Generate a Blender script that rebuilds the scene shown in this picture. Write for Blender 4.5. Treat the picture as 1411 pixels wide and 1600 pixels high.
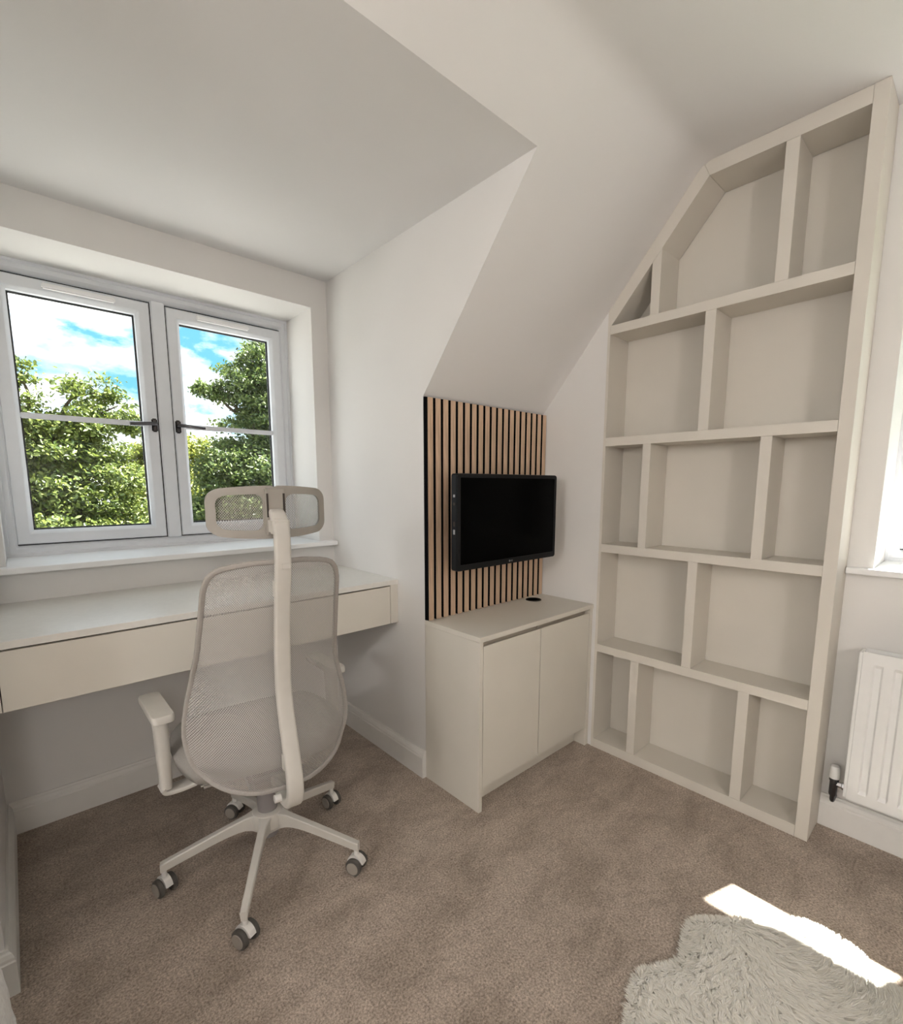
import bpy, bmesh, math, random
import numpy as np
from mathutils import Vector, Matrix

# ------------------------------------------------------------------ scene, camera, light
scene = bpy.context.scene
for o in list(bpy.data.objects):
    bpy.data.objects.remove(o)
C = scene.collection
random.seed(4)
RNG = np.random.default_rng(7)

CAM_H = 1.2445
cam_data = bpy.data.cameras.new('camera')
cam = bpy.data.objects.new('camera', cam_data)
C.objects.link(cam)
yaw, pitch = math.radians(42.22), math.radians(7.934)
fwd = Vector((math.sin(yaw)*math.cos(pitch), math.cos(yaw)*math.cos(pitch), -math.sin(pitch)))
right = Vector((math.cos(yaw), -math.sin(yaw), 0))
up = right.cross(fwd)
cam.matrix_world = Matrix(((right.x, up.x, -fwd.x, 0), (right.y, up.y, -fwd.y, 0), (right.z, up.z, -fwd.z, CAM_H), (0, 0, 0, 1)))
cam_data.sensor_fit = 'HORIZONTAL'
cam_data.sensor_width = 36.0
cam_data.lens = 755.43 / 1411 * 36.0
cam_data.shift_y = 63.6 / 1411
cam_data.clip_start = 0.02
scene.camera = cam

scene.view_settings.view_transform = 'Standard'
scene.view_settings.look = 'None'
scene.view_settings.gamma = 1.0
scene.view_settings.use_curve_mapping = False
scene.view_settings.exposure = 0.37

def build_world():
    w = bpy.data.worlds.new('sky')
    scene.world = w
    w.use_nodes = True
    nt = w.node_tree
    N, L = nt.nodes, nt.links
    N.clear()
    out = N.new('ShaderNodeOutputWorld')
    bg = N.new('ShaderNodeBackground')
    bg.inputs['Strength'].default_value = 1.0
    tc = N.new('ShaderNodeTexCoord')
    mp = N.new('ShaderNodeMapping')
    mp.inputs['Scale'].default_value = (1.0, 1.0, 2.2)
    mp.inputs['Location'].default_value = SKY_OFFSET
    n1 = N.new('ShaderNodeTexNoise')
    n1.inputs['Scale'].default_value = 4.2
    n1.inputs['Detail'].default_value = 9.0
    n1.inputs['Roughness'].default_value = 0.56
    ramp = N.new('ShaderNodeValToRGB')
    e = ramp.color_ramp.elements
    e[0].position = 0.40; e[0].color = (0, 0, 0, 1)
    e[1].position = 0.50; e[1].color = (1, 1, 1, 1)
    n2 = N.new('ShaderNodeTexNoise')
    n2.inputs['Scale'].default_value = 7.0
    n2.inputs['Detail'].default_value = 6.0
    r2 = N.new('ShaderNodeValToRGB')
    e = r2.color_ramp.elements
    e[0].position = 0.35; e[0].color = (1.0, 1.1, 1.25, 1)
    e[1].position = 0.6; e[1].color = (2.1, 2.1, 2.1, 1)
    mix = N.new('ShaderNodeMix'); mix.data_type = 'RGBA'
    mix.inputs[6].default_value = (0.22, 0.66, 0.98, 1)
    L.new(tc.outputs['Generated'], mp.inputs['Vector'])
    L.new(mp.outputs['Vector'], n1.inputs['Vector'])
    L.new(mp.outputs['Vector'], n2.inputs['Vector'])
    L.new(n1.outputs['Fac'], ramp.inputs['Fac'])
    L.new(n2.outputs['Fac'], r2.inputs['Fac'])
    L.new(ramp.outputs['Color'], mix.inputs[0])
    L.new(r2.outputs['Color'], mix.inputs[7])
    L.new(mix.outputs[2], bg.inputs['Color'])
    L.new(bg.outputs['Background'], out.inputs['Surface'])
SKY_OFFSET = (0.35, 0.1, 0.0)
build_world()

SUN_EL = math.radians(60.4)
sun_data = bpy.data.lights.new('sun', 'SUN')
sun_data.energy = 28.0
sun_data.angle = math.radians(0.53)
sun_data.color = (1.0, 0.965, 0.90)
sun = bpy.data.objects.new('sun', sun_data)
C.objects.link(sun)
sd = Vector((-0.951*math.cos(SUN_EL), 0.309*math.cos(SUN_EL), -math.sin(SUN_EL)))
sun.rotation_euler = sd.to_track_quat('-Z', 'Y').to_euler()
sun.location = (6, -2, 8)
FILL_POWER = 34.0  # glow strength of the two added fill lamps

# ------------------------------------------------------------------ measured geometry (metres)
XL, XC, XB, XG, XW = -0.112, 1.2156, 1.966, 2.130, -3.0
YW, YK, YKF, YF, YD = 2.239, 1.503, 1.186, 2.509, 1.687
YE, YS = 0.304, 1.166
ZP, ZC, ZDC, ZSL, ZWT = 1.584, 2.398, 2.2095, 0.968, 2.076
YBEND = 0.812
SL = (ZC-ZP)/(YK-YBEND)
YT = YK-(ZDC-ZP)/SL
YM = -0.35                                # mirror line of the attic
YKB = 2*YM-YK
YBB = 2*YM-YBEND
WX0, WX1 = -0.032, 1.134
G0, G1 = 0.234, 0.234-1.166                # gable window, along Y

# ------------------------------------------------------------------ materials
def mat(name, col, rough=0.5, spec=0.5, metal=0.0, var=0.0, vscale=30.0, bump=0.0, bscale=300.0, sheen=0.0, stretch=None, coat=0.0):
    m = bpy.data.materials.new(name)
    m.use_nodes = True
    nt = m.node_tree
    N, L = nt.nodes, nt.links
    b = N['Principled BSDF']
    b.inputs['Base Color'].default_value = (*col, 1)
    b.inputs['Roughness'].default_value = rough
    b.inputs['Specular IOR Level'].default_value = spec
    b.inputs['Metallic'].default_value = metal
    if sheen: b.inputs['Sheen Weight'].default_value = sheen
    if coat: b.inputs['Coat Weight'].default_value = coat
    tc = N.new('ShaderNodeTexCoord')
    src = tc.outputs['Object']
    if stretch:
        mp = N.new('ShaderNodeMapping')
        mp.inputs['Scale'].default_value = stretch
        L.new(src, mp.inputs['Vector'])
        src = mp.outputs['Vector']
    n = N.new('ShaderNodeTexNoise')
    n.inputs['Scale'].default_value = vscale
    n.inputs['Detail'].default_value = 3 if var > .05 else 1
    L.new(src, n.inputs['Vector'])
    r = N.new('ShaderNodeValToRGB')
    v = max(var, 0.01)
    r.color_ramp.elements[0].position = 0.3
    r.color_ramp.elements[1].position = 0.7
    r.color_ramp.elements[0].color = (*[max(0, x*(1-v)) for x in col], 1)
    r.color_ramp.elements[1].color = (*[min(1, x*(1+v)) for x in col], 1)
    L.new(n.outputs['Fac'], r.inputs['Fac'])
    L.new(r.outputs['Color'], b.inputs['Base Color'])
    if bump:
        nb = N.new('ShaderNodeTexNoise')
        nb.inputs['Scale'].default_value = bscale
        nb.inputs['Detail'].default_value = 1
        L.new(src, nb.inputs['Vector'])
        bp = N.new('ShaderNodeBump')
        bp.inputs['Strength'].default_value = bump
        bp.inputs['Distance'].default_value = 0.002
        L.new(nb.outputs['Fac'], bp.inputs['Height'])
        L.new(bp.outputs['Normal'], b.inputs['Normal'])
    return m

M = {}
M['wall'] = mat('wall_paint', (0.78, 0.765, 0.745), 0.85, 0.2, var=0.015, vscale=3)
M['ceil'] = mat('ceiling_paint', (0.80, 0.79, 0.782), 0.9, 0.2, var=0.01, vscale=3)
M['trim'] = mat('trim_paint', (0.80, 0.785, 0.755), 0.45, 0.4, var=0.01)
M['upvc'] = mat('white_window_plastic', (0.74, 0.76, 0.795), 0.35, 0.5, var=0.01)
M['sill'] = mat('white_sill_paint', (0.86, 0.86, 0.86), 0.35, 0.5, var=0.01)
M['cab'] = mat('cashmere_board', (0.71, 0.675, 0.605), 0.42, 0.4, var=0.012, vscale=8)
M['case'] = mat('bookcase_paint', (0.69, 0.65, 0.585), 0.55, 0.35, var=0.012, vscale=8)
M['desk'] = mat('desk_board', (0.77, 0.75, 0.705), 0.32, 0.5, var=0.02, vscale=60)
M['groove'] = mat('handle_channel', (0.60, 0.54, 0.46), 0.4, 0.5)
M['gap'] = mat('shadow_gap_board', (0.06, 0.05, 0.045), 0.8, 0.1)
M['oak'] = mat('oak_veneer', (0.60, 0.43, 0.30), 0.55, 0.3, var=0.2, vscale=14, stretch=(9, 9, 0.7), bump=0.1, bscale=60)
M['felt'] = mat('black_felt', (0.006, 0.006, 0.007), 0.95, 0.05)
M['black'] = mat('black_plastic', (0.006, 0.0065, 0.0075), 0.4, 0.2)
M['screen'] = mat('screen_glass', (0.001, 0.001, 0.001), 0.25, 0.04)
M['logo'] = mat('grey_print', (0.35, 0.35, 0.36), 0.4)
M['plastic'] = mat('greige_plastic', (0.58, 0.555, 0.51), 0.45, 0.4, var=0.02)
M['plastic_dk'] = mat('taupe_plastic', (0.34, 0.315, 0.28), 0.5, 0.4, var=0.02)
M['rim'] = mat('taupe_rim', (0.36, 0.335, 0.31), 0.6, 0.3, var=0.05, vscale=200)
M['gas'] = mat('grey_gas_lift', (0.23, 0.21, 0.21), 0.4, 0.5)
M['wheel'] = mat('grey_castor_tyre', (0.09, 0.083, 0.075), 0.5, 0.4)
M['castor'] = mat('white_castor_hood', (0.74, 0.72, 0.69), 0.4, 0.5)
M['hubcap'] = mat('castor_hub_grey', (0.32, 0.29, 0.255), 0.5, 0.4)
M['seat'] = mat('grey_seat_fabric', (0.36, 0.34, 0.315), 0.9, 0.1, var=0.1, vscale=500, bump=0.5, bscale=900)
M['radiator'] = mat('white_radiator_enamel', (0.84, 0.84, 0.83), 0.22, 0.5, var=0.005)
M['chrome'] = mat('chrome', (0.55, 0.55, 0.56), 0.18, 0.5, metal=1.0)
M['gunmetal'] = mat('dark_chrome', (0.12, 0.12, 0.13), 0.25, 0.5, metal=1.0)
M['spacer'] = mat('black_spacer_bar', (0.01, 0.01, 0.012), 0.5, 0.3)

M['hide'] = mat('ivory_hide', (0.93, 0.90, 0.83), 0.9, 0.1)
M['boucle'] = mat('white_boucle', (0.84, 0.83, 0.81), 0.95, 0.1, var=0.05, vscale=120, bump=1.0, bscale=140)
M['bark'] = mat('bark', (0.10, 0.075, 0.055), 0.9, 0.1, var=0.4, vscale=12, bump=0.6, bscale=20)
M['lawn'] = mat('pale_bounce_ground', (0.40, 0.39, 0.375), 0.95, 0.1, var=0.15, vscale=2)  # invented pale ground, toned to bounce sunlight onto the dormer ceiling
M['brick'] = mat('outer_render', (0.5, 0.42, 0.36), 0.9, 0.1, var=0.1)
M['shade'] = mat('fill_lamp_metal', (0.7, 0.68, 0.64), 0.4)

def leaf_mat(name, a, b2):
    m = bpy.data.materials.new(name)
    m.use_nodes = True
    nt = m.node_tree
    N, L = nt.nodes, nt.links
    N.clear()
    out = N.new('ShaderNodeOutputMaterial')
    g = N.new('ShaderNodeNewGeometry')
    r = N.new('ShaderNodeValToRGB')
    r.color_ramp.elements[0].color = (*a, 1)
    r.color_ramp.elements[1].color = (*b2, 1)
    L.new(g.outputs['Random Per Island'], r.inputs['Fac'])
    d = N.new('ShaderNodeBsdfDiffuse')
    t = N.new('ShaderNodeBsdfTranslucent')
    gl = N.new('ShaderNodeBsdfGlossy')
    gl.inputs['Roughness'].default_value = 0.45
    gl.inputs['Color'].default_value = (0.6, 0.6, 0.6, 1)
    L.new(r.outputs['Color'], d.inputs['Color'])
    L.new(r.outputs['Color'], t.inputs['Color'])
    mx = N.new('ShaderNodeMixShader'); mx.inputs['Fac'].default_value = 0.35
    L.new(d.outputs[0], mx.inputs[1]); L.new(t.outputs[0], mx.inputs[2])
    m2 = N.new('ShaderNodeMixShader'); m2.inputs['Fac'].default_value = 0.06
    L.new(mx.outputs[0], m2.inputs[1]); L.new(gl.outputs[0], m2.inputs[2])
    L.new(m2.outputs[0], out.inputs['Surface'])
    return m
def wool_mat():
    m = bpy.data.materials.new('ivory_wool'); m.use_nodes = True
    N, L = m.node_tree.nodes, m.node_tree.links
    N.clear()
    out = N.new('ShaderNodeOutputMaterial')
    g = N.new('ShaderNodeNewGeometry')
    r = N.new('ShaderNodeValToRGB')
    r.color_ramp.elements[0].color = (0.90, 0.86, 0.77, 1)
    r.color_ramp.elements[1].color = (0.97, 0.95, 0.90, 1)
    L.new(g.outputs['Random Per Island'], r.inputs['Fac'])
    d = N.new('ShaderNodeBsdfDiffuse'); t = N.new('ShaderNodeBsdfTranslucent')
    L.new(r.outputs['Color'], d.inputs['Color']); L.new(r.outputs['Color'], t.inputs['Color'])
    mx = N.new('ShaderNodeMixShader'); mx.inputs['Fac'].default_value = 0.2
    L.new(d.outputs[0], mx.inputs[1]); L.new(t.outputs[0], mx.inputs[2])
    L.new(mx.outputs[0], out.inputs['Surface'])
    return m
M['wool'] = wool_mat()
M['leaf_oak'] = leaf_mat('oak_leaf', (0.045, 0.080, 0.016), (0.23, 0.275, 0.055))
M['leaf_far'] = leaf_mat('pale_leaf', (0.11, 0.15, 0.02), (0.31, 0.32, 0.055))
M['leaf_dark'] = leaf_mat('deep_leaf', (0.035, 0.07, 0.018), (0.17, 0.22, 0.055))

def glass_mat():
    m = bpy.data.materials.new('window_glass')
    m.use_nodes = True
    nt = m.node_tree
    N, L = nt.nodes, nt.links
    N.clear()
    out = N.new('ShaderNodeOutputMaterial')
    tr = N.new('ShaderNodeBsdfTransparent')
    tr.inputs['Color'].default_value = (0.97, 0.985, 0.98, 1)
    gl = N.new('ShaderNodeBsdfGlossy')
    gl.inputs['Roughness'].default_value = 0.02
    lw = N.new('ShaderNodeLayerWeight'); lw.inputs['Blend'].default_value = 0.5
    pw = N.new('ShaderNodeMath'); pw.operation = 'POWER'; pw.inputs[1].default_value = 5.0
    fr = N.new('ShaderNodeMath'); fr.operation = 'MULTIPLY_ADD'; fr.inputs[1].default_value = 0.6; fr.inputs[2].default_value = 0.02
    L.new(lw.outputs['Facing'], pw.inputs[0]); L.new(pw.outputs[0], fr.inputs[0])
    mx = N.new('ShaderNodeMixShader')
    L.new(fr.outputs[0], mx.inputs['Fac'])
    L.new(tr.outputs[0], mx.inputs[1]); L.new(gl.outputs[0], mx.inputs[2])
    L.new(mx.outputs[0], out.inputs['Surface'])
    return m
M['glass'] = glass_mat()

def net_mat(name, col, period=0.0046, thread=0.36):
    """woven net: diagonal threads, open holes between them"""
    m = bpy.data.materials.new(name)
    m.use_nodes = True
    nt = m.node_tree
    N, L = nt.nodes, nt.links
    N.clear()
    out = N.new('ShaderNodeOutputMaterial')
    uv = N.new('ShaderNodeUVMap')
    sep = N.new('ShaderNodeSeparateXYZ')
    L.new(uv.outputs['UV'], sep.inputs[0])
    def math_(op, a, b=None):
        n = N.new('ShaderNodeMath'); n.operation = op
        for i, x in enumerate((a, b)):
            if x is None: continue
            if isinstance(x, (int, float)): n.inputs[i].default_value = x
            else: L.new(x, n.inputs[i])
        return n.outputs[0]
    holes = []
    for s in (1, -1):
        k = math_('ADD', math_('MULTIPLY', sep.outputs['X'], s/period), math_('MULTIPLY', sep.outputs['Y'], 0.72/period))
        fr = math_('FRACT', k)
        holes.append(math_('GREATER_THAN', fr, thread))
    hole = math_('MULTIPLY', holes[0], holes[1])
    b = N.new('ShaderNodeBsdfPrincipled')
    b.inputs['Base Color'].default_value = (*col, 1)
    b.inputs['Roughness'].default_value = 0.6
    b.inputs['Specular IOR Level'].default_value = 0.3
    tr = N.new('ShaderNodeBsdfTransparent')
    mx = N.new('ShaderNodeMixShader')
    L.new(hole, mx.inputs['Fac'])
    L.new(b.outputs[0], mx.inputs[1]); L.new(tr.outputs[0], mx.inputs[2])
    L.new(mx.outputs[0], out.inputs['Surface'])
    return m
M['net'] = net_mat('woven_net_back', (0.42, 0.40, 0.38), 0.0050, 0.45)
M['net_head'] = net_mat('woven_net_head', (0.36, 0.335, 0.31), 0.0050, 0.32)

def carpet_mat():
    m = bpy.data.materials.new('brown_carpet')
    m.use_nodes = True
    nt = m.node_tree
    N, L = nt.nodes, nt.links
    b = N['Principled BSDF']
    b.inputs['Roughness'].default_value = 0.97
    b.inputs['Specular IOR Level'].default_value = 0.05
    b.inputs['Sheen Weight'].default_value = 0.15
    tc = N.new('ShaderNodeTexCoord')
    def noise(scale, detail, rough=0.5, dist=0.0, sc=None):
        n = N.new('ShaderNodeTexNoise')
        n.inputs['Scale'].default_value = scale
        n.inputs['Detail'].default_value = detail
        n.inputs['Roughness'].default_value = rough
        n.inputs['Distortion'].default_value = dist
        src = tc.outputs['Object']
        if sc:
            mp = N.new('ShaderNodeMapping'); mp.inputs['Scale'].default_value = sc
            mp.inputs['Rotation'].default_value = (0, 0, 0.6)
            L.new(src, mp.inputs['Vector']); src = mp.outputs['Vector']
        L.new(src, n.inputs['Vector'])
        return n.outputs['Fac']
    def ramp(f, p0, c0, p1, c1):
        r = N.new('ShaderNodeValToRGB')
        r.color_ramp.elements[0].position = p0; r.color_ramp.elements[0].color = (*c0, 1)
        r.color_ramp.elements[1].position = p1; r.color_ramp.elements[1].color = (*c1, 1)
        L.new(f, r.inputs['Fac'])
        return r.outputs['Color']
    def mul(a, c):
        x = N.new('ShaderNodeMix'); x.data_type = 'RGBA'; x.blend_type = 'MULTIPLY'
        x.inputs[0].default_value = 1.0
        L.new(a, x.inputs[6]); L.new(c, x.inputs[7])
        return x.outputs[2]
    fine = noise(170, 4, 0.75)
    mid = noise(38, 4, 0.6, 0.6)
    big = noise(4.5, 6, 0.62, 0.5, (1.0, 1.6, 1.0))
    base = ramp(fine, 0.32, (0.225, 0.175, 0.138), 0.68, (0.77, 0.655, 0.555))
    col = mul(base, ramp(mid, 0.3, (0.88, 0.87, 0.86), 0.7, (1.1, 1.1, 1.1)))
    col = mul(col, ramp(big, 0.35, (0.79, 0.775, 0.76), 0.62, (1.10, 1.10, 1.10)))  # brush strokes: shading of the leaning pile, put into the colour
    L.new(col, b.inputs['Base Color'])
    add = N.new('ShaderNodeMath'); add.operation = 'ADD'
    L.new(fine, add.inputs[0]); L.new(mid, add.inputs[1])
    bp = N.new('ShaderNodeBump')
    bp.inputs['Strength'].default_value = 0.9
    bp.inputs['Distance'].default_value = 0.006
    L.new(add.outputs[0], bp.inputs['Height'])
    L.new(bp.outputs['Normal'], b.inputs['Normal'])
    return m
M['carpet'] = carpet_mat()

# ------------------------------------------------------------------ mesh helpers
def link(name, me, m, parent=None, smooth=False):
    o = bpy.data.objects.new(name, me)
    C.objects.link(o)
    if m is not None and len(me.materials) == 0:
        me.materials.append(m if not isinstance(m, str) else M[m])
    if smooth:
        me.polygons.foreach_set('use_smooth', [True]*len(me.polygons))
    if parent is not None:
        o.parent = parent
    return o

def off(parent):
    """world offset of an unrotated parent chain"""
    v = Vector((0, 0, 0))
    while parent is not None:
        v += parent.location
        parent = parent.parent
    return v

def poly(name, verts, faces, m, parent=None, smooth=False):
    d = off(parent)
    me = bpy.data.meshes.new(name)
    me.from_pydata([tuple(Vector(v)-d) for v in verts], [], faces)
    me.validate()
    bm = bmesh.new(); bm.from_mesh(me)
    bmesh.ops.recalc_face_normals(bm, faces=bm.faces)
    bm.to_mesh(me); bm.free()
    return link(name, me, m, parent, smooth)

BOXF = [(0, 1, 3, 2), (4, 6, 7, 5), (0, 4, 5, 1), (2, 3, 7, 6), (0, 2, 6, 4), (1, 5, 7, 3)]
def box(name, x0, x1, y0, y1, z0, z1, m, parent=None, bevel=0.0015):
    d = off(parent)
    x0, x1 = sorted((x0, x1)); y0, y1 = sorted((y0, y1)); z0, z1 = sorted((z0, z1))
    bm = bmesh.new()
    vs = [bm.verts.new(Vector((x, y, z))-d) for x in (x0, x1) for y in (y0, y1) for z in (z0, z1)]
    for f in BOXF: bm.faces.new([vs[i] for i in f])
    bmesh.ops.recalc_face_normals(bm, faces=bm.faces)
    if bevel:
        bmesh.ops.bevel(bm, geom=list(bm.edges), offset=bevel, segments=2, affect='EDGES', profile=0.6)
    me = bpy.data.meshes.new(name); bm.to_mesh(me); bm.free()
    return link(name, me, m, parent)

def prism(name, pts, axis, a, b, m, parent=None, bevel=0.0):
    """2-D outline extruded along an axis: axis 'x' -> pts are (y,z); 'y' -> (x,z); 'z' -> (x,y)"""
    d = off(parent)
    def P(p, t):
        return Vector({'x': (t, p[0], p[1]), 'y': (p[0], t, p[1]), 'z': (p[0], p[1], t)}[axis])-d
    bm = bmesh.new()
    A = [bm.verts.new(P(p, a)) for p in pts]
    B = [bm.verts.new(P(p, b)) for p in pts]
    n = len(pts)
    bm.faces.new(A); bm.faces.new(B[::-1])
    for i in range(n):
        bm.faces.new([A[i], B[i], B[(i+1) % n], A[(i+1) % n]])
    bmesh.ops.recalc_face_normals(bm, faces=bm.faces)
    if bevel:
        bmesh.ops.bevel(bm, geom=list(bm.edges), offset=bevel, segments=2, affect='EDGES', profile=0.6)
    me = bpy.data.meshes.new(name); bm.to_mesh(me); bm.free()
    return link(name, me, m, parent)

def smooth_path(pts, n=8):
    """Catmull-Rom through pts"""
    P = [Vector(p) for p in pts]
    Q = [P[0]*2-P[1]]+P+[P[-1]*2-P[-2]]
    out = []
    for i in range(1, len(Q)-2):
        for k in range(n):
            t = k/n
            a, b, c, d = Q[i-1], Q[i], Q[i+1], Q[i+2]
            out.append(0.5*((2*b)+(c-a)*t+(2*a-5*b+4*c-d)*t*t+(3*b-a-3*c+d)*t**3))
    out.append(P[-1])
    return out

def sweep(name, path, prof, m, parent=None, closed=False, scale=None, upv=Vector((1, 0, 0)), smooth=True):
    """profile [(side, out)...] swept along path; side axis stays near upv"""
    d = off(parent)
    n = len(path)
    verts, faces = [], []
    k = len(prof)
    for i, p in enumerate(path):
        p = Vector(p)
        a = Vector(path[(i-1) % n] if (closed or i > 0) else path[i])
        b = Vector(path[(i+1) % n] if (closed or i < n-1) else path[i])
        t = (b-a).normalized()
        s = (upv-t*upv.dot(t)).normalized()
        o = t.cross(s)
        sc = scale(i/(n-1)) if scale else (1, 1)
        for q in prof:
            verts.append(p+s*q[0]*sc[0]+o*q[1]*sc[1]-d)
    rng = n if closed else n-1
    for i in range(rng):
        j = (i+1) % n
        for q in range(k):
            r = (q+1) % k
            faces.append((i*k+q, i*k+r, j*k+r, j*k+q))
    if not closed:
        faces.append(tuple(range(k))[::-1]); faces.append(tuple((n-1)*k+q for q in range(k)))
    me = bpy.data.meshes.new(name)
    me.from_pydata([tuple(v) for v in verts], [], faces)
    bm = bmesh.new(); bm.from_mesh(me); bmesh.ops.recalc_face_normals(bm, faces=bm.faces); bm.to_mesh(me); bm.free()
    o = link(name, me, m, parent)
    if smooth:
        me.polygons.foreach_set('use_smooth', [True]*len(me.polygons))
        try: me.set_sharp_from_angle(angle=math.radians(40))
        except Exception: pass
    return o

def rrect(w, h, r, n=4):
    pts = []
    for cx, cy, a0 in ((w/2-r, h/2-r, 0), (-w/2+r, h/2-r, 90), (-w/2+r, -h/2+r, 180), (w/2-r, -h/2+r, 270)):
        for i in range(n+1):
            a = math.radians(a0+90*i/n)
            pts.append((cx+r*math.cos(a), cy+r*math.sin(a)))
    return pts

def circ(r, n=12):
    return [(r*math.cos(2*math.pi*i/n), r*math.sin(2*math.pi*i/n)) for i in range(n)]

def tube(name, path, r, m, parent=None, n=10, closed=False, upv=Vector((1, 0, 0))):
    return sweep(name, path, circ(r, n), m, parent, closed=closed, upv=upv)

def lathe(name, prof, m, parent=None, center=(0, 0, 0), axis='z', n=24):
    """prof = [(r, h)...]"""
    d = off(parent)
    verts, faces = [], []
    for r, h in prof:
        for i in range(n):
            a = 2*math.pi*i/n
            c, s = r*math.cos(a), r*math.sin(a)
            v = {'z': (c, s, h), 'x': (h, c, s), 'y': (c, h, s)}[axis]
            verts.append(Vector(v)+Vector(center)-d)
    k = len(prof)
    for i in range(k-1):
        for j in range(n):
            faces.append((i*n+j, i*n+(j+1) % n, (i+1)*n+(j+1) % n, (i+1)*n+j))
    faces.append(tuple(range(n))[::-1]); faces.append(tuple((k-1)*n+j for j in range(n)))
    me = bpy.data.meshes.new(name)
    me.from_pydata([tuple(v) for v in verts], [], faces)
    bm = bmesh.new(); bm.from_mesh(me)
    bmesh.ops.remove_doubles(bm, verts=bm.verts, dist=1e-6)
    bmesh.ops.recalc_face_normals(bm, faces=bm.faces); bm.to_mesh(me); bm.free()
    o = link(name, me, m, parent, True)
    try: me.set_sharp_from_angle(angle=math.radians(40))
    except Exception: pass
    return o

def tag(o, label=None, cat=None, group=None, kind=None):
    if label: o['label'] = label
    if cat: o['category'] = cat
    if group: o['group'] = group
    if kind: o['kind'] = kind
    return o

def thing(name, loc, label, cat, group=None, rz=0.0):
    o = bpy.data.objects.new(name, None)
    o.empty_display_size = 0.1
    C.objects.link(o)
    o.location = loc
    o.rotation_euler = (0, 0, rz)
    return tag(o, label, cat, group)

def struct(o, label):
    return tag(o, label, kind='structure')

# ------------------------------------------------------------------ room shell
T = 0.02
struct(poly('floor', [(XW, YKB, 0), (XG, YKB, 0), (XG, YK, 0), (XC, YK, 0), (XC, YW, 0), (XL, YW, 0), (XL, YK, 0), (XW, YK, 0)],
            [tuple(range(8))], 'carpet'), 'brown cut-pile carpet with brush-mark shading put into its colour')

# sloping ceiling with the dormer cut out, rounded into the flat ceiling
def ceiling_main():
    R = 0.09
    th = math.atan(SL)
    tl = R*math.tan(th/2)
    arc = []
    cy, cz = YBEND-tl, ZC-R
    for i in range(7):
        a = th*i/6
        arc.append((cy+R*math.sin(a), cz+R*math.cos(a)))
    sect = arc                                   # from flat to slope
    xs = [XW, XL, XC, XG]
    verts, faces = [], []
    rows = [(YM, ZC)]+sect+[(YT, ZDC), (YK, ZP)]
    for y, z in rows:
        for x in xs: verts.append((x, y, z))
    n = len(rows)
    for i in range(n-1):
        for j in range(3):
            if i == n-2 and j == 1: continue     # dormer mouth
            faces.append((i*4+j, i*4+j+1, (i+1)*4+j+1, (i+1)*4+j))
    base = len(verts)
    rows2 = [(2*YM-y, z) for y, z in sect]+[(YKB, ZP)]
    prev = [0, 3]
    for y, z in rows2:
        verts += [(XW, y, z), (XG, y, z)]
        k = len(verts)-2
        faces.append((prev[0], prev[1], k+1, k))
        prev = [k, k+1]
    o = poly('ceiling', verts, faces, 'ceil')
    me = o.data
    me.polygons.foreach_set('use_smooth', [True]*len(me.polygons))
    me.set_sharp_from_angle(angle=math.radians(30))
    return struct(o, 'white flat ceiling running into the steep attic slope')
ceiling_main()
struct(box('ceiling_dormer', XL-0.02, XC+0.02, YT+0.0, YW+0.3, ZDC, ZDC+0.02, 'ceil', bevel=0), 'flat white dormer ceiling above the desk')
# roof skin outside so that no daylight leaks in
def outer_roof():
    e = 0.12
    v = [(XW-.3, YM, ZC+.5), (XG+.46, YM, ZC+.5), (XG+.46, YBEND, ZC+.2), (XW-.3, YBEND, ZC+.2), (XW-.3, YKB-.4, ZP-.2), (XG+.46, YKB-.4, ZP-.2)]
    return poly('roof', v, [(0, 1, 2, 3), (0, 1, 5, 4)], 'brick')
struct(outer_roof(), 'outer roof covering above the attic room')

# dormer cheeks
def cheek(name, x, t, label):
    pts = [(YK, 0), (YW, 0), (YW, ZDC), (YT, ZDC), (YK, ZP)]
    return struct(poly(name, [(x, y, z) for y, z in pts], [tuple(range(5))], 'wall'), label)
cheek('wall_cheek_right', XC, 0.03, 'white dormer side wall between window and slat panel')
cheek('wall_cheek_left', XL, -0.03, 'white dormer side wall at the left edge')
struct(poly('wall_knee_right', [(XC, YK, 0), (XB+.004, YK, 0), (XB+.004, YK, ZP+.001), (XC, YK, ZP+.001)], [(0, 1, 2, 3)], 'wall'), 'low eaves wall behind the slat panel')
struct(poly('wall_knee_left', [(XW, YK, 0), (XL, YK, 0), (XL, YK, ZP), (XW, YK, ZP)], [(0, 1, 2, 3)], 'wall'), 'low eaves wall left of the dormer')
struct(poly('wall_knee_back', [(XW, YKB, 0), (XG, YKB, 0), (XG, YKB, ZP), (XW, YKB, ZP)], [(0, 1, 2, 3)], 'wall'), 'low eaves wall behind the viewer')
gz = [(YKB, 0), (YK, 0), (YK, ZP), (YBEND, ZC), (2*YM-YBEND, ZC), (YKB, ZP)]
struct(prism('wall_left', gz, 'x', XW, XW-.03, 'wall'), 'far gable wall')
# boxed-out wall between slat panel and bookcase
struct(prism('wall_boxing', [(YS+.002, 0), (YK, 0), (YK, ZP), (YS+.002, ZP+SL*(YK-YS-.002))], 'x', XB+.004, XG, 'wall'), 'plastered wall strip between slat panel and bookcase')

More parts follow.
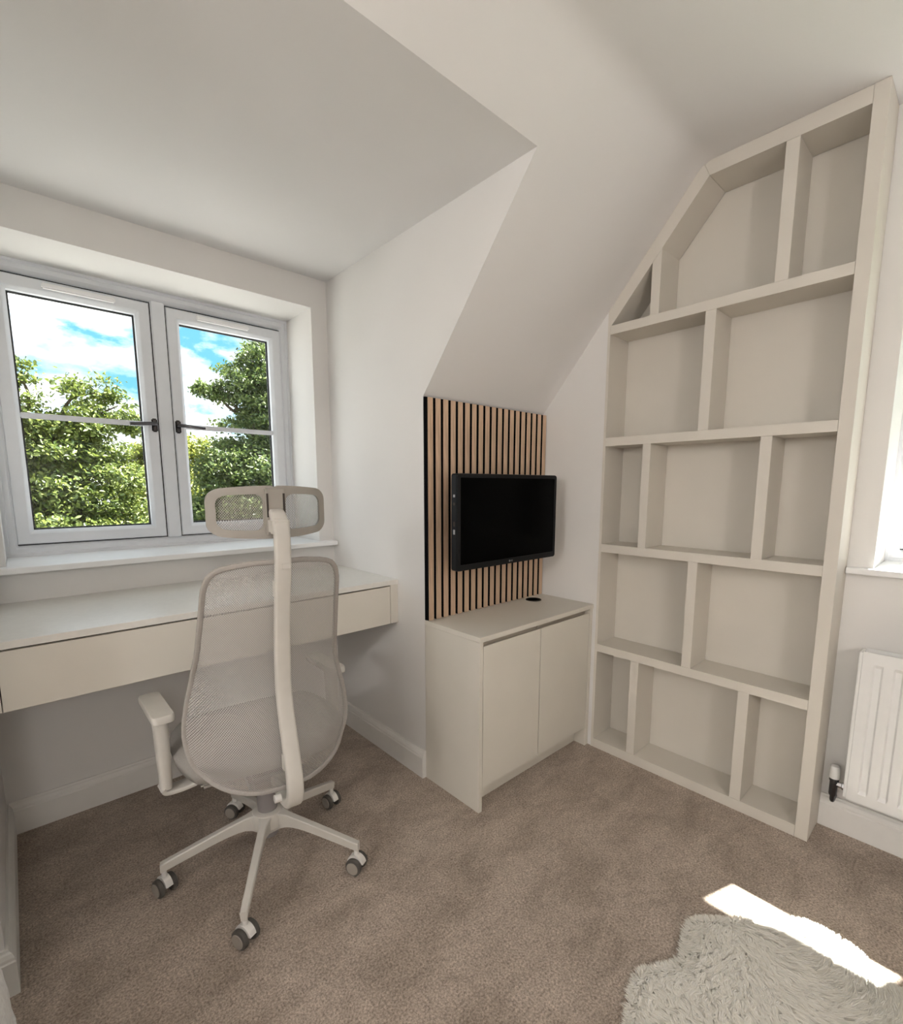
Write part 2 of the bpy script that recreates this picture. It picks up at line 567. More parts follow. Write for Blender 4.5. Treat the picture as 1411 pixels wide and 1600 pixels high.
def wall_with_hole(name, horiz, u0, u1, v0, v1, a0, a1, b0, b1, w0, w1, m, label, top=None):
    """slab with a rectangular hole. horiz 'x': u is X, slab spans Y w0..w1; 'y': u is Y, slab spans X w0..w1"""
    bm = bmesh.new()
    def P(u, v, w): return (u, w, v) if horiz == 'x' else (w, u, v)
    out = top or [(u0, v0), (u1, v0), (u1, v1), (u0, v1)]
    inn = [(a0, b0), (a1, b0), (a1, b1), (a0, b1)]
    rings = []
    for w in (w0, w1):
        rings.append(([bm.verts.new(P(u, v, w)) for u, v in out], [bm.verts.new(P(u, v, w)) for u, v in inn]))
    for O, I in rings:
        es = []
        for R in (O, I):
            for i in range(len(R)): es.append(bm.edges.new((R[i], R[(i+1) % len(R)])))
        bmesh.ops.triangle_fill(bm, edges=es, use_beauty=True)
    for k in (0, 1):
        A, B = rings[0][k], rings[1][k]
        for i in range(len(A)):
            j = (i+1) % len(A)
            bm.faces.new((A[i], A[j], B[j], B[i]))
    bmesh.ops.recalc_face_normals(bm, faces=bm.faces)
    me = bpy.data.meshes.new(name); bm.to_mesh(me); bm.free()
    return struct(link(name, me, m), label)
wall_with_hole('wall_window', 'x', XL-.2, XC+.2, -.1, ZDC+.1, WX0, WX1, ZSL-.022, ZWT, YW, YF+.07, 'wall', 'white dormer wall around the casement window')
gtop = [(YKB-.1, 0), (YK+.1, 0), (YK+.1, ZP), (YBEND+.05, ZC+.08), (2*YM-YBEND-.05, ZC+.08), (YKB-.1, ZP)]
wall_with_hole('wall_gable', 'y', 0, 0, 0, 0, G0, G1, ZSL-.022, ZWT, XG, XG+.44, 'wall', 'white gable wall with radiator and window', top=gtop)

# ------------------------------------------------------------------ skirting
SKP = [(0, 0), (0.018, 0), (0.018, 0.088), (0.0155, 0.092), (0.0155, 0.100), (0.012, 0.110), (0.008, 0.114), (0.006, 0.120), (0, 0.120)]
def skirting(name, p, q, nrm, label, mitre0=0.0, mitre1=0.0):
    """profile extruded from p to q on the floor, projecting along nrm; mitres lengthen or shorten the face"""
    p, q, nrm = Vector((*p, 0)), Vector((*q, 0)), Vector((*nrm, 0))
    t = (q-p).normalized()
    verts = []
    for end, mt in ((p, -mitre0), (q, mitre1)):
        for a, z in SKP:
            verts.append(end+nrm*a+t*mt*a+Vector((0, 0, z)))
    k = len(SKP)
    faces = [(i, (i+1) % k, k+(i+1) % k, k+i) for i in range(k)]+[tuple(range(k)), tuple(range(k, 2*k))[::-1]]
    return struct(poly(name, verts, faces, 'trim'), label)
skirting('baseboard_back', (XL, YW), (XC, YW), (0, -1), 'white moulded skirting under the desk', -1, -1)
skirting('baseboard_cheek_right', (XC, YW), (XC, YK), (-1, 0), 'white moulded skirting along the dormer side wall beside the cabinet', -1, 0)
skirting('baseboard_cheek_left', (XL, YW), (XL, YK), (1, 0), 'white moulded skirting along the left dormer side wall', -1, 1)
skirting('baseboard_left', (XL, YK), (XW, YK), (0, -1), 'white moulded skirting on the eaves wall at lower left', 1, 0)
skirting('baseboard_gable', (XG, YE-.001), (XG, YKB), (-1, 0), 'white moulded skirting below the radiator', 0, 0)

# ------------------------------------------------------------------ casement window (built in X/Z, front face at y=0, outside +y)
def window(name, loc, rz, label):
    W = WX1-WX0
    root = thing(name, loc, label, None, rz=rz)
    tag(root, kind='structure')
    def lbox(n, x0, x1, y0, y1, z0, z1, m, par=root, bevel=0.002):
        bm = bmesh.new()
        vs = [bm.verts.new((x, y, z)) for x in sorted((x0, x1)) for y in sorted((y0, y1)) for z in sorted((z0, z1))]
        for f in BOXF: bm.faces.new([vs[i] for i in f])
        bmesh.ops.recalc_face_normals(bm, faces=bm.faces)
        if bevel: bmesh.ops.bevel(bm, geom=list(bm.edges), offset=bevel, segments=2, affect='EDGES')
        me = bpy.data.meshes.new(n); bm.to_mesh(me); bm.free()
        return link(n, me, m, par)
    def ring(n, x0, x1, z0, z1, prof, m, par):
        """mitred rectangular ring; prof = [(inset from outer edge, y)...]"""
        verts, faces = [], []
        k = len(prof)
        for cx, cz, sx, sz in ((x0, z0, 1, 1), (x1, z0, -1, 1), (x1, z1, -1, -1), (x0, z1, 1, -1)):
            for a, y in prof: verts.append((cx+sx*a, y, cz+sz*a))
        for i in range(4):
            j = (i+1) % 4
            for q in range(k):
                r = (q+1) % k
                faces.append((i*k+q, i*k+r, j*k+r, j*k+q))
        me = bpy.data.meshes.new(n); me.from_pydata(verts, [], faces)
        bm = bmesh.new(); bm.from_mesh(me); bmesh.ops.recalc_face_normals(bm, faces=bm.faces); bm.to_mesh(me); bm.free()
        return link(n, me, m, par)
    z0, z1 = 0.0, ZWT-ZSL
    # local x=0 at the opening's left edge
    ring('window_frame', 0, W, z0, z1, [(0, 0.0), (0.010, 0.0), (0.013, 0.006), (0.030, 0.006), (0.036, 0.012), (0.044, 0.020), (0.044, 0.065), (0, 0.065)], 'upvc', root)
    mid = W/2
    lbox('mullion', mid-.0275, mid+.0275, 0.006, 0.065, 0.040, z1-.040, 'upvc', bevel=.004)
    for s in (0, 1):
        a, b = (0.036, mid-.031) if s == 0 else (mid+.031, W-.036)
        zb, zt = 0.046, z1-.052
        sash = ring('sash', a, b, zb, zt, [(0.0, 0.014), (0.004, 0.008), (0.040, 0.008), (0.044, 0.011), (0.054, 0.022), (0.054, 0.055), (0, 0.055)], 'upvc', root)
        ga, gb, gzb, gzt = a+.050, b-.050, zb+.050, zt-.050
        ring('spacer_bar', ga, gb, gzb, gzt, [(0.0, 0.046), (0.010, 0.046), (0.010, 0.056), (0, 0.056)], 'spacer', sash)
        ring('gasket', a-.0035, b+.0035, zb-.0035, zt+.0035, [(0, .0135), (.0045, .0135), (.0045, .016), (0, .016)], 'spacer', sash)
        lbox('pane', ga, gb, 0.034, 0.038, gzb, gzt, 'glass', sash, 0)
        lbox('glazing_bar', ga+.002, gb-.002, 0.022, 0.033, 1.513-ZSL-.011, 1.513-ZSL+.011, 'upvc', sash, .004)
        vx = a+(0.158 if s == 0 else 0.120)
        v = lbox('trickle_vent', vx, vx+.235, -0.012, 0.008, zt-.034, zt-.014, 'sill', sash, .005)
        # lever handle
        hx = b-.016 if s == 0 else a+.016
        dr = -1 if s == 0 else 1
        h = lbox('window_handle', hx-.011, hx+.011, 0.000, 0.008, 1.511-ZSL-.032, 1.511-ZSL+.026, 'gunmetal', sash, .004)
        tube('lever', [(hx, 0.0, 1.511-ZSL), (hx, -.030, 1.511-ZSL), (hx+dr*.02, -.042, 1.511-ZSL-.001), (hx+dr*.10, -.044, 1.511-ZSL-.008)], .0075, 'gunmetal', h, upv=Vector((0, 0, 1)))
    return root
# tube() subtracts parent offsets; windows are built in local space, so place them afterwards
def place(root, loc, rz):
    root.location = loc
    root.rotation_euler = (0, 0, rz)
w1 = window('window_1', (0, 0, 0), 0, 'white two-pane casement window above the desk looking onto trees')
place(w1, (WX0, YF, ZSL), 0)
w2 = window('window_2', (0, 0, 0), 0, 'white casement window in the gable wall at the right edge')
place(w2, (XG+0.25, G0, ZSL), -math.pi/2)

def sill_board(name, pts, label):
    return struct(prism(name, pts, 'z', ZSL-.022, ZSL, 'sill', bevel=.004), label)
sill_board('trim_1', [(WX0, YF+.01), (WX0, YW), (XL+.002, YW), (XL+.002, 2.180), (XC-.010, 2.180), (XC-.010, YW), (WX1, YW), (WX1, YF+.01)], 'white window board above the desk')
sill_board('trim_2', [(XG+.26, G0), (XG, G0), (XG, YE-.002), (XG-.035, YE-.002), (XG-.035, G1-.07), (XG, G1-.07), (XG, G1), (XG+.26, G1)], 'white window board above the radiator')

# ------------------------------------------------------------------ desk
dk = thing('desk', (0.55, 1.96, 0.65), 'built-in pale beige desk with wide drawer under the window', 'desk')
box('desktop', XL+.001, XC-.001, YD-.004, YW-.001, .8195, .8404, 'desk', dk, .0015)
box('end_filler', 1.176, XC-.001, YD, YD+.30, .6494, .8190, 'cab', dk, .001)
box('end_filler', XL+.001, -.068, YD, YD+.30, .6494, .8190, 'cab', dk, .001)
dr = box('drawer', -.0655, 1.1735, YD, YD+.018, .6494, .8135, 'cab', dk, .001)
box('drawer_box', -.0600, 1.1700, YD+.019, YD+.30, .660, .8185, 'gap', dr, 0)
box('base_board', XL+.001, XC-.001, YD+.305, YW-.02, .640, .656, 'cab', dk, .001)

# ------------------------------------------------------------------ low cabinet
cb = thing('cabinet', (1.59, 1.345, 0), 'low two-door cashmere cabinet below the television', 'cabinet')
g = .0015
box('worktop', XC-.001, XB+.002, YKF-.004, YK-.001, .676, .696, 'cab', cb, .0015)
box('end_panel', XC, XC+.018, YKF, YK-.001, 0, .6755, 'cab', cb, .001)
box('end_panel', XB-.022, XB+.002, YKF, YK-.001, 0, .6755, 'cab', cb, .001)
box('plinth', XC+.019, XB-.023, YKF+.060, YKF+.076, 0, .0925, 'cab', cb, .0005)
box('carcass', XC+.019, XB-.023, YKF+.040, YK-.002, .089, .675, 'cab', cb, 0)
for x0, x1 in ((XC+.0210, 1.5755), (1.5805, XB-.0250)):
    door = prism('door', [(YKF+.001, .093), (YKF+.020, .093), (YKF+.020, .632), (YKF+.010, .656), (YKF+.001, .6575)], 'x', x0, x1, 'cab', cb, .0006)
    prism('grip_channel', [(YKF+.0205, .634), (YKF+.026, .650), (YKF+.024, .660), (YKF+.012, .6745), (YKF+.020, .6748), (YKF+.0395, .655), (YKF+.0395, .634)], 'x', x0+.001, x1-.001, 'groove', door)
lathe('cable_grommet', [(0, .6962), (.030, .6962), (.033, .6985), (.037, .6985), (.038, .6962)], 'black', cb, center=(1.832, 1.428, 0))

# ------------------------------------------------------------------ slatted panel
sp = thing('slat_panel', (1.59, YK, .696), 'oak slat wall panel on black felt behind the television', 'wall panel')
box('felt_backing', XC+.001, XB+.001, YK-.010, YK-.0005, .6965, ZP-.001, 'felt', sp, 0)
pitch_s = (XB-XC-.004)/18.68
def slat_mesh():
    w, t = pitch_s*.68, .013
    bm = bmesh.new()
    vs = [bm.verts.new((x, y, z)) for x in (0, w) for y in (-t, 0) for z in (0, ZP-.004-.697)]
    for f in BOXF: bm.faces.new([vs[i] for i in f])
    bmesh.ops.recalc_face_normals(bm, faces=bm.faces)
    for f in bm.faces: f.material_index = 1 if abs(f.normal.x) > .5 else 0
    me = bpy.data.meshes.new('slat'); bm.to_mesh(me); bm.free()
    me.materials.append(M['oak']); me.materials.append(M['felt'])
    return me
sm = slat_mesh()
for i in range(19):
    o = link('slat', sm, None, sp)
    o.location = Vector((XC+.003+i*pitch_s, YK-.0102, .697))-sp.location

# ------------------------------------------------------------------ television
TVX0, TVX1, TVZ0, TVZ1, TVY = 1.231, 1.847, .918, 1.289, 1.323
tv = thing('television', (1.539, TVY, TVZ0), 'black flat-screen television mounted on the oak slats', 'television')
bm_ = rrect(TVX1-TVX0, TVZ1-TVZ0, .010)
cx, cz = (TVX0+TVX1)/2, (TVZ0+TVZ1)/2
prism('casing', [(cx+a, cz+b) for a, b in bm_], 'y', TVY+.006, TVY+.036, 'black', tv, .003)
def bezel():
    out = [(cx+a, cz+b) for a, b in rrect(TVX1-TVX0, TVZ1-TVZ0, .012)]
    ix0, ix1, iz0, iz1 = TVX0+.016, TVX1-.016, TVZ0+.024, TVZ1-.016
    inn = [((ix0+ix1)/2+a, (iz0+iz1)/2+b) for a, b in rrect(ix1-ix0, iz1-iz0, .003)]
    verts = []
    n = len(out)
    for (x, z) in out: verts.append((x, TVY+.006, z))
    for (x, z) in out: verts.append((cx+(x-cx)*.996, TVY, cz+(z-cz)*.993))
    for (x, z) in inn: verts.append((x, TVY, z))
    for (x, z) in inn: verts.append((x, TVY+.004, z))
    faces = [(k*n+i, k*n+(i+1) % n, (k+1)*n+(i+1) % n, (k+1)*n+i) for k in range(3) for i in range(n)]
    b = poly('bezel', verts, faces, 'black', tv)
    poly('screen', [(x, TVY+.003, z) for x, z in inn], [tuple(range(n))], 'screen', tv)
    return b
bez = bezel()
prism('rear_housing', [(cx+a, cz-.02+b) for a, b in rrect(.44, .25, .02)], 'y', TVY+.036, TVY+.062, 'black', tv, .004)
box('wall_bracket', cx-.10, cx+.10, TVY+.062, TVY+.076, cz-.11, cz+.07, 'black', tv, .001)
box('bracket_arm', cx-.02, cx+.02, TVY+.076, YK-.022-.0024, cz-.05, cz+.03, 'black', tv, .001)
for k, z in enumerate((1.20, 1.17, 1.09, 1.06)):
    box('port', TVX0-.0008, TVX0+.002, TVY+.014, TVY+.024, z, z+(.010 if k < 2 else .018), 'logo' if k in (0, 3) else 'gap', tv, 0)
def letters(name, body, size, loc, m, parent):
    cu = bpy.data.curves.new(name, 'FONT')
    cu.body = body; cu.size = size; cu.align_x = 'CENTER'; cu.align_y = 'CENTER'; cu.extrude = .0002
    t = bpy.data.objects.new(name, cu)
    C.objects.link(t)
    bpy.context.view_layer.update()
    me = bpy.data.meshes.new_from_object(t)
    bpy.data.objects.remove(t)
    o = link(name, me, m, parent)
    o.rotation_euler = (math.pi/2, 0, 0)
    o.location = Vector(loc)-off(parent)
    return o
letters('logo', 'LG', .010, (cx+.005, TVY-.0004, TVZ0+.0125), 'logo', tv)
lathe('logo_disc', [(0, 0), (.0042, 0), (.0042, .0004), (0, .0004)], 'logo', tv, center=(cx-.009, TVY-.0006, TVZ0+.0125), axis='y', n=16)

# ------------------------------------------------------------------ bookcase
bc = thing('bookcase', (XB+.08, .735, 0), 'tall built-in beige bookcase with sloped top and staggered cubbies', 'bookcase')
Th = .0365
YR = .342                                        # inner edge of the right stile
SH = [1.9185, 1.4508, .9813, .5121, .0432]       # shelf tops
ZCI = ZC-.051                                    # underside of the top rail
th = math.atan(SL)
yb_in = YBEND-.051*math.tan(th/2)
def zs_in(y): return ZCI-SL*(y-yb_in)
YLI = YS-.010
back = [(YE+.02, .03), (YS-.002, .03), (YS-.002, zs_in(YS-.002)), (yb_in, ZCI), (YE+.02, ZCI)]
box_back = prism('back_panel', back, 'x', XG-.006, XG-.0005, 'case', bc)
box('stile', XB, XG-.0005, YE, YR, 0, ZC-.0005, 'case', bc, .0012)
prism('stile', [(YLI, 0), (YS+.0015, 0), (YS+.0015, ZP+SL*(YK-YS-.0015)-.001), (YLI, ZP+SL*(YK-YLI)-.001)], 'x', XB+.0005, XG-.007, 'case', bc)
prism('top_rail', [(YR+.0005, ZCI), (yb_in, ZCI), (YBEND-.001, ZC-.001), (YR+.0005, ZC-.001)], 'x', XB+.0006, XG-.007, 'case', bc, .0008)
prism('sloped_rail', [(yb_in+.0005, ZCI), (YLI, zs_in(YLI)), (YLI, ZP+SL*(YK-YLI)-.002), (YBEND-.0005, ZC-.001)], 'x', XB+.0006, XG-.007, 'case', bc, .0008)
for i, z in enumerate(SH):
    if i < 4: box('shelf', XB+.0003, XG-.007, YR+.0005, YLI-.0005, z-Th, z, 'case', bc, .0010)
    else: box('bottom_shelf', XB+.0003, XG-.007, YR+.0005, YLI-.0005, 0, z, 'case', bc, .0010)
DV = [(0, .949, .985), (0, .516, .555), (1, .733, .770), (2, .951, .985), (2, .520, .556), (3, .736, .772), (4, .952, .988), (4, .521, .559)]
for r, y0, y1 in DV:
    zb = SH[r]+.0003
    if r == 0:
        t0, t1 = min(ZCI, zs_in(y0)), min(ZCI, zs_in(y1))
        prism('divider', [(y0, zb), (y1, zb), (y1, t1-.0005), (y0, t0-.0005)], 'x', XB+.0010, XG-.007, 'case', bc, .0008)
    else:
        box('divider', XB+.0010, XG-.007, y0, y1, zb, SH[r-1]-Th-.0003, 'case', bc, .0008)

# ------------------------------------------------------------------ radiator
RX, RY0, RY1, RZ0, RZ1 = XG-.100, .222, -.90, .178, .704
rd = thing('radiator', (XG-.05, -.34, RZ0), 'white ribbed panel radiator on the gable wall under the window', 'radiator')
def ribbed(name, x, dirx, m, parent, y0, y1, z0, z1):
    """pressed steel panel: flat rim, vertical channels"""
    ys, zs = [], []
    pitch = .0500
    n = int((y0-y1-.03)/pitch)
    prof = [(.000, 0), (.012, 0), (.017, 1), (.033, 1), (.038, 0)]
    ys = [(y0, 0)]
    st = y0-.022
    for i in range(n):
        for a, d in prof[1:]:
            ys.append((st-i*pitch-a+.006, d))
    ys.append((y1, 0))
    zs = [(z0, 0), (z0+.032, 0), (z0+.044, 1), (z1-.050, 1), (z1-.038, 0), (z1, 0)]
    verts = []
    for y, d in ys:
        for z, e in zs:
            verts.append((x-dirx*.0075*d*e, y, z))
    k = len(zs)
    faces = [(i*k+j, i*k+j+1, (i+1)*k+j+1, (i+1)*k+j) for i in range(len(ys)-1) for j in range(k-1)]
    o = poly(name, verts, faces, m, parent)
    md = o.modifiers.new('thickness', 'SOLIDIFY'); md.thickness = .0015; md.offset = 0
    bv = o.modifiers.new('soft', 'BEVEL'); bv.width = .0022; bv.segments = 2; bv.limit_method = 'ANGLE'; bv.angle_limit = .3
    return o
ribbed('front_panel', RX, -1, 'radiator', rd, RY0, RY1, RZ0, RZ1)
ribbed('rear_panel', RX+.055, 1, 'radiator', rd, RY0, RY1, RZ0, RZ1)
box('side_cover', RX-.001, RX+.058, RY0, RY0+.010, RZ0+.004, RZ1-.004, 'radiator', rd, .003)
box('side_cover', RX-.001, RX+.058, RY1-.010, RY1, RZ0+.004, RZ1-.004, 'radiator', rd, .003)
for q in range(24):
    y = RY0-.05-q*.043
    box('convector_fin', RX+.010, RX+.045, y, y+.002, RZ0+.03, RZ1-.012, 'radiator', rd, 0)
for y in (RY0-.15, RY1+.15):
    box('wall_hook', RX+.058, XG-.001, y-.015, y+.015, .25, .62, 'radiator', rd, .001)
# lockshield valve with tails
vy = .264
vv = lathe('valve_body', [(.0, .150), (.010, .150), (.012, .156), (.012, .205), (.0145, .207), (.0145, .216), (.010, .218)], 'gunmetal', rd, center=(XG-.055, vy, 0))
lathe('valve_cap', [(0, .2165), (.0155, .2165), (.0165, .222), (.0145, .256), (.012, .261), (0, .262)], 'radiator', vv, center=(XG-.055, vy, 0))
lathe('valve_nut', [(0, -.004), (.013, -.004), (.013, .012), (.010, .014), (.0085, .034), (0, .034)], 'chrome', vv, center=(XG-.055, vy-.036, .196), axis='y', n=6)
tube('feed_pipe', [(XG-.055, vy, .152), (XG-.055, vy, .135), (XG-.050, vy, .128), (XG-.004, vy, .127)], .0075, 'gunmetal', vv, upv=Vector((0, 1, 0)))

# ------------------------------------------------------------------ office chair (local space: x right, y forward, z up)
chair = thing('office_chair', (0, 0, 0), 'greige mesh-back swivel chair with headrest pushed up to the desk', 'chair')
CT = math.radians(-7.0)                           # z-rotation of the seat unit
def lerp_table(tab):
    xs = [a for a, _ in tab]; ys = [b for _, b in tab]
    return lambda z: float(np.interp(z, xs, ys))
def smooth_table(tab, n=200):
    xs = np.array([a for a, _ in tab]); ys = np.array([b for _, b in tab])
    g_ = np.linspace(xs[0], xs[-1], n)
    v = np.interp(g_, xs, ys)
    k = 15
    vp = np.pad(v, k, mode='edge')
    v2 = np.convolve(vp, np.ones(2*k+1)/(2*k+1), 'valid')
    return lambda z: float(np.interp(z, g_, v2))
b0 = smooth_table([(.40, .240), (.44, .275), (.50, .285), (.60, .255), (.70, .228), (.80, .236), (.90, .258), (1.0, .282), (1.06, .290)])
hw = lerp_table([(.405, .07), (.41, .105), (.425, .150), (.445, .183), (.475, .211), (.51, .226), (.56, .232), (.60, .229), (.65, .219), (.72, .203), (.80, .191), (.90, .182), (.98, .176), (1.01, .168), (1.03, .153), (1.042, .125), (1.048, .08)])
wrap = smooth_table([(.40, .08), (.50, .145), (.58, .150), (.70, .12), (.80, .085), (1.05, .06)])
def back_y(x, z):
    w = max(hw(z), .20)
    return -(b0(z)-wrap(z)*min(1.3, abs(x)/w)**2.2)
def rot_pts(pts, a):
    c, s = math.cos(a), math.sin(a)
    return [Vector((c*p[0]-s*p[1], s*p[0]+c*p[1], p[2])) for p in pts]
ZB0, ZB1 = .405, 1.048
def back_outline(n=40):
    zz = [ZB0+(ZB1-ZB0)*(1-math.cos(math.pi*i/(n-1)))/2 for i in range(n)]
    R = [(hw(z), back_y(hw(z), z), z) for z in zz]
    Lf = [(-x, y, z) for x, y, z in reversed(R)]
    top = [(x, back_y(x, ZB1), ZB1+.002) for x in np.linspace(.06, -.06, 5)]
    bot = [(x, back_y(x, ZB0), ZB0-.001) for x in np.linspace(-.07, .07, 5)]
    return R+top+Lf+bot
def net_surface(name, fn_rows, m, parent):
    """rows of points -> grid with metric UVs"""
    rows = fn_rows
    k = len(rows[0])
    verts = [tuple(p) for r in rows for p in r]
    faces = [(i*k+j, i*k+j+1, (i+1)*k+j+1, (i+1)*k+j) for i in range(len(rows)-1) for j in range(k-1)]
    me = bpy.data.meshes.new(name)
    me.from_pydata(verts, [], faces)
    uv = me.uv_layers.new(name='UVMap')
    for l in me.loops:
        v = me.vertices[l.vertex_index].co
        uv.data[l.index].uv = (v.x+.5, v.z)
    return link(name, me, m, parent, True)
rows = []
for z in np.linspace(ZB0, ZB1, 48):
    w = hw(z)
    rows.append(rot_pts([(w*t, back_y(w*t, z), z) for t in np.linspace(-1, 1, 29)], CT))
bk = net_surface('back_net', rows, 'net', chair)
sweep('back_rim', rot_pts(back_outline(), CT), rrect(.011, .014, .004, 3), 'rim', bk, closed=True, upv=Vector((0, 1, 0)))
# hem of doubled net inside the rim
# spine
spts = [(-.0, -.14, .372), (0, -.245, .366), (0, -.310, .392), (0, -.325, .46), (0, -.292, .57), (0, -.262, .68), (0, -.266, .80), (0, -.286, .92), (0, -.310, 1.03), (0, -.316, 1.10), (0, -.312, 1.14), (0, -.292, 1.165), (0, -.272, 1.175)]
spp = rot_pts(smooth_path(spts, 7), CT)
def sp_scale(t): return (1.12-.16*t, 1.15-.25*t)
spine = sweep('spine', spp, rrect(.040, .024, .007, 3), 'plastic', chair, scale=sp_scale, upv=Vector((math.cos(CT), math.sin(CT), 0)))
def lbox_c(name, c, s, m, parent, a=CT, bevel=.002, tilt=0.0):
    bm = bmesh.new()
    vs = [bm.verts.new((x*s[0]/2, y*s[1]/2, z*s[2]/2)) for x in (-1, 1) for y in (-1, 1) for z in (-1, 1)]
    for f in BOXF: bm.faces.new([vs[i] for i in f])
    bmesh.ops.recalc_face_normals(bm, faces=bm.faces)
    if bevel: bmesh.ops.bevel(bm, geom=list(bm.edges), offset=bevel, segments=3, affect='EDGES')
    mt = Matrix.Rotation(a, 4, 'Z') @ Matrix.Translation(Vector(c)) @ Matrix.Rotation(tilt, 4, 'X')
    bm.transform(mt)
    me = bpy.data.meshes.new(name); bm.to_mesh(me); bm.free()
    return link(name, me, m, parent)
lbox_c('height_button', (.004, -.3255, 1.042), (.022, .006, .014), 'plastic', spine, bevel=.001)
for s in (-1, 1):
    tube('back_pivot', rot_pts([(s*.022, -.262, .383), (s*.040, -.262, .383)], CT), .011, 'castor', spine, n=12, upv=Vector((0, 0, 1)))
    # clamps that tie the net to the spine
for z in (.50, .98):
    y = back_y(0, z)
    lbox_c('back_mount', (0, y-.012, z), (.040, .026, .05), 'plastic', spine, bevel=.004)

# headrest
HZ, HH, HWD = 1.176, .068, .153
def head_y(x): return -.262+.062*(abs(x)/HWD)**2
hd = lbox_c('headrest', (0, -.268, HZ+.002), (.052, .016, .122), 'plastic_dk', chair, bevel=.004)
def squircle(x0, x1, z0, z1, r, n=48, ins=0.0):
    x0, x1, z0, z1 = x0+ins, x1-ins, z0+ins, z1-ins
    r = max(.004, r-ins*.5)
    pts = rrect(x1-x0, z1-z0, r, n//4-1)
    return [((x0+x1)/2+a, (z0+z1)/2+b) for a, b in pts]
def head_z(x, z):
    """upper and lower edges fall towards the ends"""
    t = abs(x)/HWD
    return HZ+(z-HZ)*(1-.16*t*t)
for s in (-1, 1):
    xa, xb = (0.0, HWD) if s > 0 else (-HWD, 0.0)
    outer = []
    for x, z in squircle(-HWD, HWD, HZ-HH, HZ+HH, .032, 96):
        outer.append((x, z))
    # one half of the rim: outer outline clipped at the centre line
    half = [(x, z) for x, z in outer if (x*s) >= 0]
    half.sort(key=lambda p: math.atan2(p[1]-HZ, (p[0]-s*HWD*.5)*s))
    op = squircle(*(sorted((s*.028, s*(HWD-.020)))), HZ-HH+.021, HZ+HH-.021, .022, 64)
    op.sort(key=lambda p: math.atan2(p[1]-HZ, (p[0]-s*HWD*.5)*s))
    def ray_hit(poly_, cxx, ang):
        dx, dz = math.cos(ang)*s, math.sin(ang)
        best = None
        for i in range(len(poly_)):
            a, b = poly_[i], poly_[(i+1) % len(poly_)]
            ex, ez = b[0]-a[0], b[1]-a[1]
            den = dx*ez-dz*ex
            if abs(den) < 1e-12: continue
            t = ((a[0]-cxx)*ez-(a[1]-HZ)*ex)/den
            u = ((a[0]-cxx)*dz-(a[1]-HZ)*dx)/den
            if t > 0 and -1e-6 <= u <= 1+1e-6 and (best is None or t < best): best = t
        return (cxx+dx*best, HZ+dz*best)
    K = 72
    half_closed = [(0, HZ-HH)]+half+[(0, HZ+HH)]
    half_closed.sort(key=lambda p: math.atan2(p[1]-HZ, (p[0]-s*HWD*.5)*s))
    cxx = s*HWD*.5
    A = [ray_hit(half_closed, cxx, 2*math.pi*i/K) for i in range(K)]
    B = [ray_hit(op, cxx, 2*math.pi*i/K) for i in range(K)]
    verts = []
    for lay, dy in ((A, 0), (A, .012), (B, .012), (B, 0)):
        verts += rot_pts([(x, head_y(x)-.006+dy, head_z(x, z)) for x, z in lay], CT)
    faces = [(q*K+i, q*K+(i+1) % K, ((q+1) % 4)*K+(i+1) % K, ((q+1) % 4)*K+i) for q in range(4) for i in range(K)]
    me = bpy.data.meshes.new('headrest_rim'); me.from_pydata([tuple(v) for v in verts], [], faces)
    bm = bmesh.new(); bm.from_mesh(me); bmesh.ops.recalc_face_normals(bm, faces=bm.faces); bm.to_mesh(me); bm.free()
    o = link('headrest_rim', me, 'plastic_dk', hd, True)
    me.set_sharp_from_angle(angle=math.radians(50))
    xs0, xs1 = sorted((s*.026, s*(HWD-.018)))
    rows = []
    for z in np.linspace(HZ-HH+.018, HZ+HH-.018, 14):
        rows.append(rot_pts([(x, head_y(x)+.003, head_z(x, z)) for x in np.linspace(xs0, xs1, 16)], CT))
    net_surface('headrest_net', rows, 'net_head', hd)
    lbox_c('slot', (s*.0205, -.2768, HZ+.018), (.0045, .003, .060), 'gap', hd, bevel=0)
lbox_c('headrest_hinge', (0, -.296, HZ-.034), (.044, .046, .040), 'plastic', spine, bevel=.005)

# seat
def seat_mesh():
    verts, faces = [], []
    nx, ny = 24, 24
    def sz(u, v):
        return .462+.010*math.cos(u*1.4)-.030*max(0, v-.55)**1.5+.012*abs(u)**2
    top = []
    for j in range(ny+1):
        for i in range(nx+1):
            u, v = -1+2*i/nx, -1+2*j/ny
            x = u*math.sqrt(1-.30*v*v)*.258; y = v*math.sqrt(1-.30*u*u)*.215+.055
            e = max(abs(u), abs(v))
            verts.append((x, y, sz(u, v)-.022*max(0, e-.8)**2*25))
    n1 = len(verts)
    for j in range(ny+1):
        for i in range(nx+1):
            x, y, z = verts[j*(nx+1)+i]
            verts.append((x*.97, y*.97, .408+.01*(x/.25)**2))
    k = nx+1
    for j in range(ny):
        for i in range(nx):
            a = j*k+i
            faces.append((a, a+1, a+k+1, a+k)); faces.append((n1+a, n1+a+k, n1+a+k+1, n1+a+1))
    edge = [i for i in range(k)]+[j*k+nx for j in range(1, ny+1)]+[ny*k+i for i in range(nx-1, -1, -1)]+[j*k for j in range(ny-1, 0, -1)]
    for i in range(len(edge)):
        a, b = edge[i], edge[(i+1) % len(edge)]
        faces.append((a, n1+a, n1+b, b))
    me = bpy.data.meshes.new('seat')
    me.from_pydata([tuple(v) for v in rot_pts(verts, CT)], [], faces)
    bm = bmesh.new(); bm.from_mesh(me); bmesh.ops.recalc_face_normals(bm, faces=bm.faces); bm.to_mesh(me); bm.free()
    return link('seat', me, 'seat', chair, True)
st = seat_mesh()
